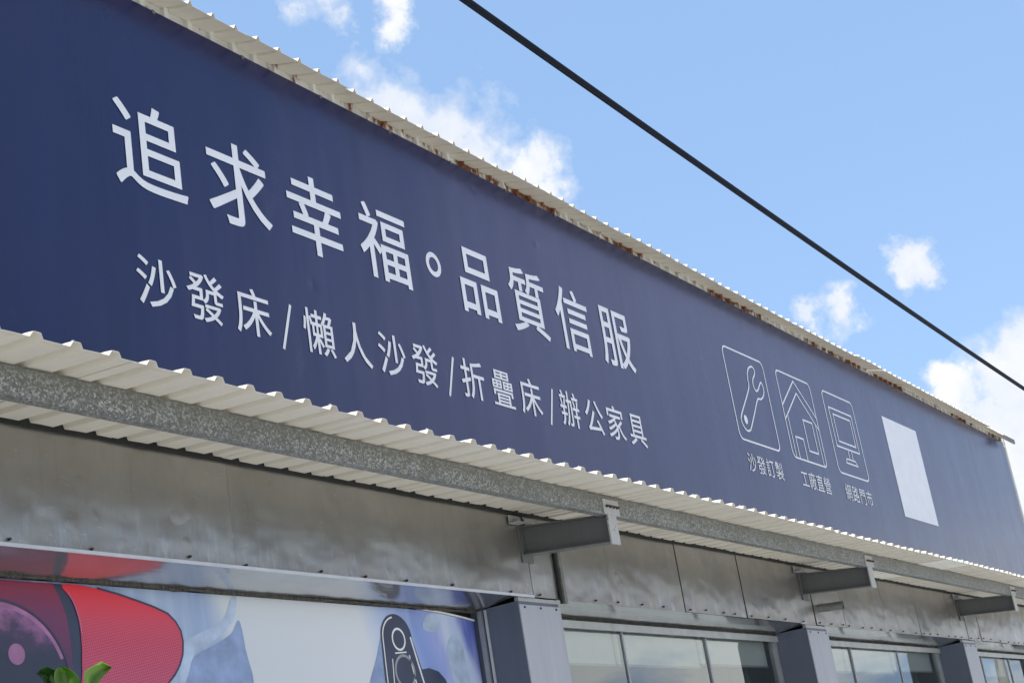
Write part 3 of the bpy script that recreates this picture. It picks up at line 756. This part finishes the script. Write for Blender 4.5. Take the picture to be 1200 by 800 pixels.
def leaf(base, tip, width, nrm, mat, curl=.12):
    base, tip, nrm = Vector(base), Vector(tip), Vector(nrm).normalized()
    ax = tip-base; Ln = ax.length; d = ax.normalized(); side = d.cross(nrm).normalized(); nrm = side.cross(d)
    W = [.05,.30,.62,.88,1.0,1.02,.96,.78,.34]; n_ = len(W)-1; vs = []; fs = []
    for i_, w in enumerate(W):
        t = i_/n_; p = base + d*Ln*t - nrm*curl*Ln*(t*t)
        for j in (-2,-1,0,1,2):
            u = j/2; wob = .02*math.sin(i_*2.1+j)*width
            vs.append(p + side*(u*w*width/2) + nrm*(abs(u)*w*width*.16 + wob))
    for i_ in range(n_):
        for j in range(4):
            q = i_*5+j; fs.append((q,q+1,q+6,q+5))
    m2 = MB(); m2.add(vs, fs); return m2.build('leaf', mat, pl, smooth=True)
def leaf_shape(mid, e1, e2, Y, mat, fold, lean):
    """a blade between two margins and its midrib (outline points as sight lines at distance Y)"""
    vs = []; fs = []; n_ = len(mid)
    def at(p, dy): d = ray(*p); return d*((Y+dy)/d.y)
    for k in range(n_):
        for j, f in enumerate((0,.5,1.,.5,0)):
            e = e1 if j < 2 else e2; q = (e[k][0]*(1-f)+mid[k][0]*f, e[k][1]*(1-f)+mid[k][1]*f)
            vs.append(at(q, fold*(f*f) + lean*k/n_ + .004*math.sin(k*2.3+j*1.7)))
    for k in range(n_-1):
        for j in range(4): q = k*5+j; fs.append((q,q+1,q+6,q+5))
    k = len(vs); vs += [v + Vector((.0004,.0012,.0004)) for v in vs]; fs += [tuple(k+q for q in f[::-1]) for f in fs]
    m2 = MB(); m2.add(vs, fs); return m2.build('leaf', mat, pl, smooth=True)
leaf_shape([(104,812),(105,803),(110,793),(118,785),(125,781),(131,781)],[(101,812),(98.8,800),(99.2,786),(110,779),(119,774.3),(130.5,780.2)],[(107,812),(112,803),(118,796),(123,790),(127,786),(131,781.5)],4.56,M['leafl'],.022,-.03)
leaf_shape([(84,815),(82,805),(80,796),(78,788),(75,783),(72,781)],[(72,815),(66,804),(63.5,795),(64,787),(67,782.5),(72,780.8)],[(101,815),(97,803),(92,793),(86,786),(80,782),(73,780.9)],4.60,M['leaf'],.03,-.05)
leaf_shape([(64,815),(61,803),(57,794),(52,789),(47,787.5),(43.2,789.2)],[(72,815),(68,798),(64.5,784.5),(56,780.3),(48.5,782.5),(43.3,788.4)],[(57,815),(54,803),(51,797),(48,793.5),(46,791.5),(43.6,789.8)],4.63,M['leafd'],.03,-.06)
pr = random.Random(11)
for k in range(22):
    z = .65 - k*.055; an = k*2.4; ln = pr.uniform(.24,.34); bx, by = 4.42+.02*math.cos(an), 4.6+.02*math.sin(an)
    leaf((bx,by,z),(bx+ln*math.cos(an),by+ln*math.sin(an),z+pr.uniform(-.02,.14)),pr.uniform(.15,.2),(0,0,1),M['leaf'] if k%2 else M['leafd'],.25)

# ------------------------------------------------------------------ CABLE, POLES
YC = 2.5
def cz(x): return 2.905 + .00115*(x-16)**2
mb = MB(); N = 700; xa, xb = -9.0, 41.0
path = [(xa+(xb-xa)*t/N, YC, cz(xa+(xb-xa)*t/N)) for t in range(N+1)]
mb.tube(path, .0155, 14)
mb.tube([(x, y-.006+.002*math.sin(x*1.9), z-.0178) for x,y,z in path], .0052, 8)
o = mb.build('overhead_cable', M['cable'], smooth=True); tag(o, 'thick black twisted overhead cable crossing the sky in front of the shop', 'cable')
for x, lab in ((-9.2,'concrete utility pole holding the near end of the black cable'),(41.2,'concrete utility pole holding the far end of the black cable')):
    up = thing('utility_pole', (x, YC, 0), lab, 'pole', 'utility poles holding the cable')
    mb = MB(); mb.tube([(x,YC,-H),(x,YC,cz(xb)+1.6)], [.15,.10], 16); mb.build('shaft', M['concrete'], up, smooth=True)
    mb = MB(); zc = cz(xa); mb.box(x-.06,x+.06,YC-.5,YC+.5,zc+.03,zc+.11); mb.build('crossarm', M['ironlight'], up)

# ------------------------------------------------------------------ buildings across the street (seen in the window glass)
def far_building(name, x0, x1, y0, y1, h, mat, label, redpanel=False):
    t = thing(name, ((x0+x1)/2, y1, 0), label, 'building')
    mb = MB(); mb.box(x0,x1,y0,y1,-H-.15,h-H); mb.build('wall', mat, t)
    mb = MB(); mb.hexa([(x0-.4,y0-.4,h-H+.002),(x1+.4,y0-.4,h-H+.002),(x1+.4,y1+.5,h-H+.002),(x0-.4,y1+.5,h-H+.002)], [(x0-.4,(y0+y1)/2-.3,h-H+1.2),(x1+.4,(y0+y1)/2-.3,h-H+1.2),(x1+.4,(y0+y1)/2+.3,h-H+1.2),(x0-.4,(y0+y1)/2+.3,h-H+1.2)]); mb.build('roof', M['roof'], t)
    x = x0+1.2
    while x < x1-2.5:
        mb = MB(); mb.box(x,x+1.7,y1+.002,y1+.06,-H+2.6,-H+4.0); w = mb.build('window', M['frame'], t)
        mb = MB(); mb.box(x+.08,x+1.62,y1+.061,y1+.066,-H+2.68,-H+3.92); mb.build('pane', M['pane'], w); x += 3.1
    if redpanel:
        for x in (x0+3, x0+9.5):
            mb = MB(); mb.box(x,x+3.4,y1+.07,y1+.13,-H+4.3,-H+5.4); mb.build('wall_panel', M['redp'], t)
far_building('warehouse', 36, 74, -38, -25, 6.2, M['shed'], 'low blue grey warehouse across the street, mirrored in the windows')
far_building('white_building', 79, 112, -39, -24.5, 8.0, M['wallw'], 'white building with red wall panels across the street', True)

# ------------------------------------------------------------------ SUN AND SKY
SUNV = Vector((-.44, .06, .89)).normalized()
el = math.asin(SUNV.z); az = math.atan2(SUNV.x, SUNV.y)
sun = bpy.data.lights.new('Sun','SUN'); sun.energy = 5.0; sun.angle = rad(.53); sun.color = (1,.96,.90)
so = bpy.data.objects.new('Sun', sun); C.objects.link(so); so.rotation_euler = (-SUNV).to_track_quat('-Z','Y').to_euler(); so.location = (0,0,30)
w = bpy.data.worlds.new('World'); bpy.context.scene.world = w; w.use_nodes = True
t = w.node_tree; N_ = t.nodes; bg = N_['Background']
sky = N_.new('ShaderNodeTexSky'); sky.sky_type = 'NISHITA'; sky.sun_disc = False
sky.sun_elevation = el; sky.sun_rotation = az; sky.air_density = 1.0; sky.dust_density = 1.2; sky.ozone_density = 1.6
class W_(NT):
    def __init__(s): s.t = t; s.n = N_
W = W_(); tc = N_.new('ShaderNodeTexCoord'); D = tc.outputs['Generated']
def vmath(op, a, b):
    m = N_.new('ShaderNodeVectorMath'); m.operation = op
    for s_, v in ((m.inputs[0],a),(m.inputs[1],b)):
        if isinstance(v,(tuple,Vector)): s_.default_value = tuple(v)
        else: t.links.new(v, s_)
    return m
# clouds: soft blobs at the sky directions where they stand, broken up by noise
nz = W.noise(11., 9, .62, D, .3); nz2 = W.noise(38., 6, .6, D)
wn1 = N_.new('ShaderNodeTexNoise'); wn1.inputs['Scale'].default_value = 13.; wn1.inputs['Detail'].default_value = 9.; wn1.inputs['Roughness'].default_value = .62
t.links.new(D, wn1.inputs['Vector'])
wv = vmath('MULTIPLY', vmath('SUBTRACT', wn1.outputs['Color'], (.5,.5,.5)).outputs[0], (.085,.085,.085)).outputs[0]
DW = vmath('ADD', D, wv).outputs[0]
cl = None
blobs = [((458,128),.031),((480,150),.036),((515,168),.036),((558,202),.036),((598,234),.033),((628,206),.020),((515,222),.055),((632,250),.024),((365,-2),.024),((388,20),.014),((470,0),.016),
         ((1068,308),.014),((1076,322),.013),((985,365),.017),((962,378),.010),((1192,436),.031),((1164,462),.022),((1195,490),.030),((1108,464),.015),((1222,470),.040),((1206,570),.038),((1225,420),.036),((1190,530),.018)]
for (px, py), r in blobs:
    d = vmath('DISTANCE', DW, ray(px,py)).outputs['Value']
    v = W.math('SUBTRACT', 1., W.math('DIVIDE', d, r*1.25))
    cl = v if cl is None else W.math('SMOOTH_MAX', cl, v, .15)
cl = W.math('MAXIMUM', cl, -1.)
cl = W.math('ADD', cl, W.math('MULTIPLY', W.math('SUBTRACT', nz, .5), 1.5))
cl = W.math('ADD', cl, W.math('MULTIPLY', W.math('SUBTRACT', nz2, .5), 1.2))
mask = W.ramp(W.math('MULTIPLY_ADD', cl, .5, .25), [(.27,0.),(.40,.32),(.52,.85),(.7,1.)])
# broken cumulus over the rest of the sky, behind and beside the viewer
gen = W.noise(2.6, 9, .6, vmath('MULTIPLY', D, (1,1,2.0)).outputs[0], .2)
dotc = vmath('DOT_PRODUCT', D, ray(600,330)).outputs['Value']
away = W.ramp(dotc, [(.78,1.),(.90,0.)])
sxyz = N_.new('ShaderNodeSeparateXYZ'); t.links.new(D, sxyz.inputs[0])
street = W.math('MULTIPLY', W.ramp(sxyz.outputs[0], [(.45,0.),(.60,1.)]), W.ramp(sxyz.outputs[1], [(.0,1.),(.12,0.)]))
refl_bank = W.math('MULTIPLY', W.ramp(W.math('ADD', sxyz.outputs[0], W.math('MULTIPLY', W.math('SUBTRACT', gen, .5), .35)), [(.72,0.),(.83,.75),(.92,1.)]), street)  # unseen haze bank, shaped and tinted for its reflection in the sign
refl_bankc = W.ramp(sxyz.outputs[0], [(.81,(10.6,10.5,14.6)),(.925,(5.0,6.5,9.3))])
lown = W.noise(7.5, 7, .6, vmath('MULTIPLY', D, (1,1,2.2)).outputs[0], .3)
lowc = W.ramp(lown, [(.42,(4.4,6.2,9.2)),(.55,(11.5,11.5,11.5))])
refl_bankc = W.mix(W.ramp(sxyz.outputs[2], [(.13,1.),(.20,0.)]), refl_bankc, lowc)
gmask = W.math('MULTIPLY', W.math('MULTIPLY', W.ramp(gen, [(.47,0.),(.58,1.)]), away), W.math('SUBTRACT', 1., street))

mask = W.math('MAXIMUM', mask, gmask)
shade = W.ramp(W.noise(9., 6, .6, vmath('ADD', D, (.02,.0,-.03)).outputs[0]), [(.35,(6.2,6.7,7.6)),(.62,(8.2,8.2,8.3))])
skyc = W.mix(.35, sky.outputs['Color'], (5.3,8.6,14.0))
t.links.new(W.mix(refl_bank, W.mix(mask, skyc, shade), refl_bankc), bg.inputs['Color']); bg.inputs['Strength'].default_value = .1

sc = bpy.context.scene
sc.view_settings.view_transform = 'Standard'; sc.view_settings.look = 'None'; sc.view_settings.gamma = 1; sc.view_settings.use_curve_mapping = False
sc.view_settings.exposure = .36
sc.render.engine = 'CYCLES'; sc.cycles.max_bounces = 8; sc.cycles.use_denoising = True
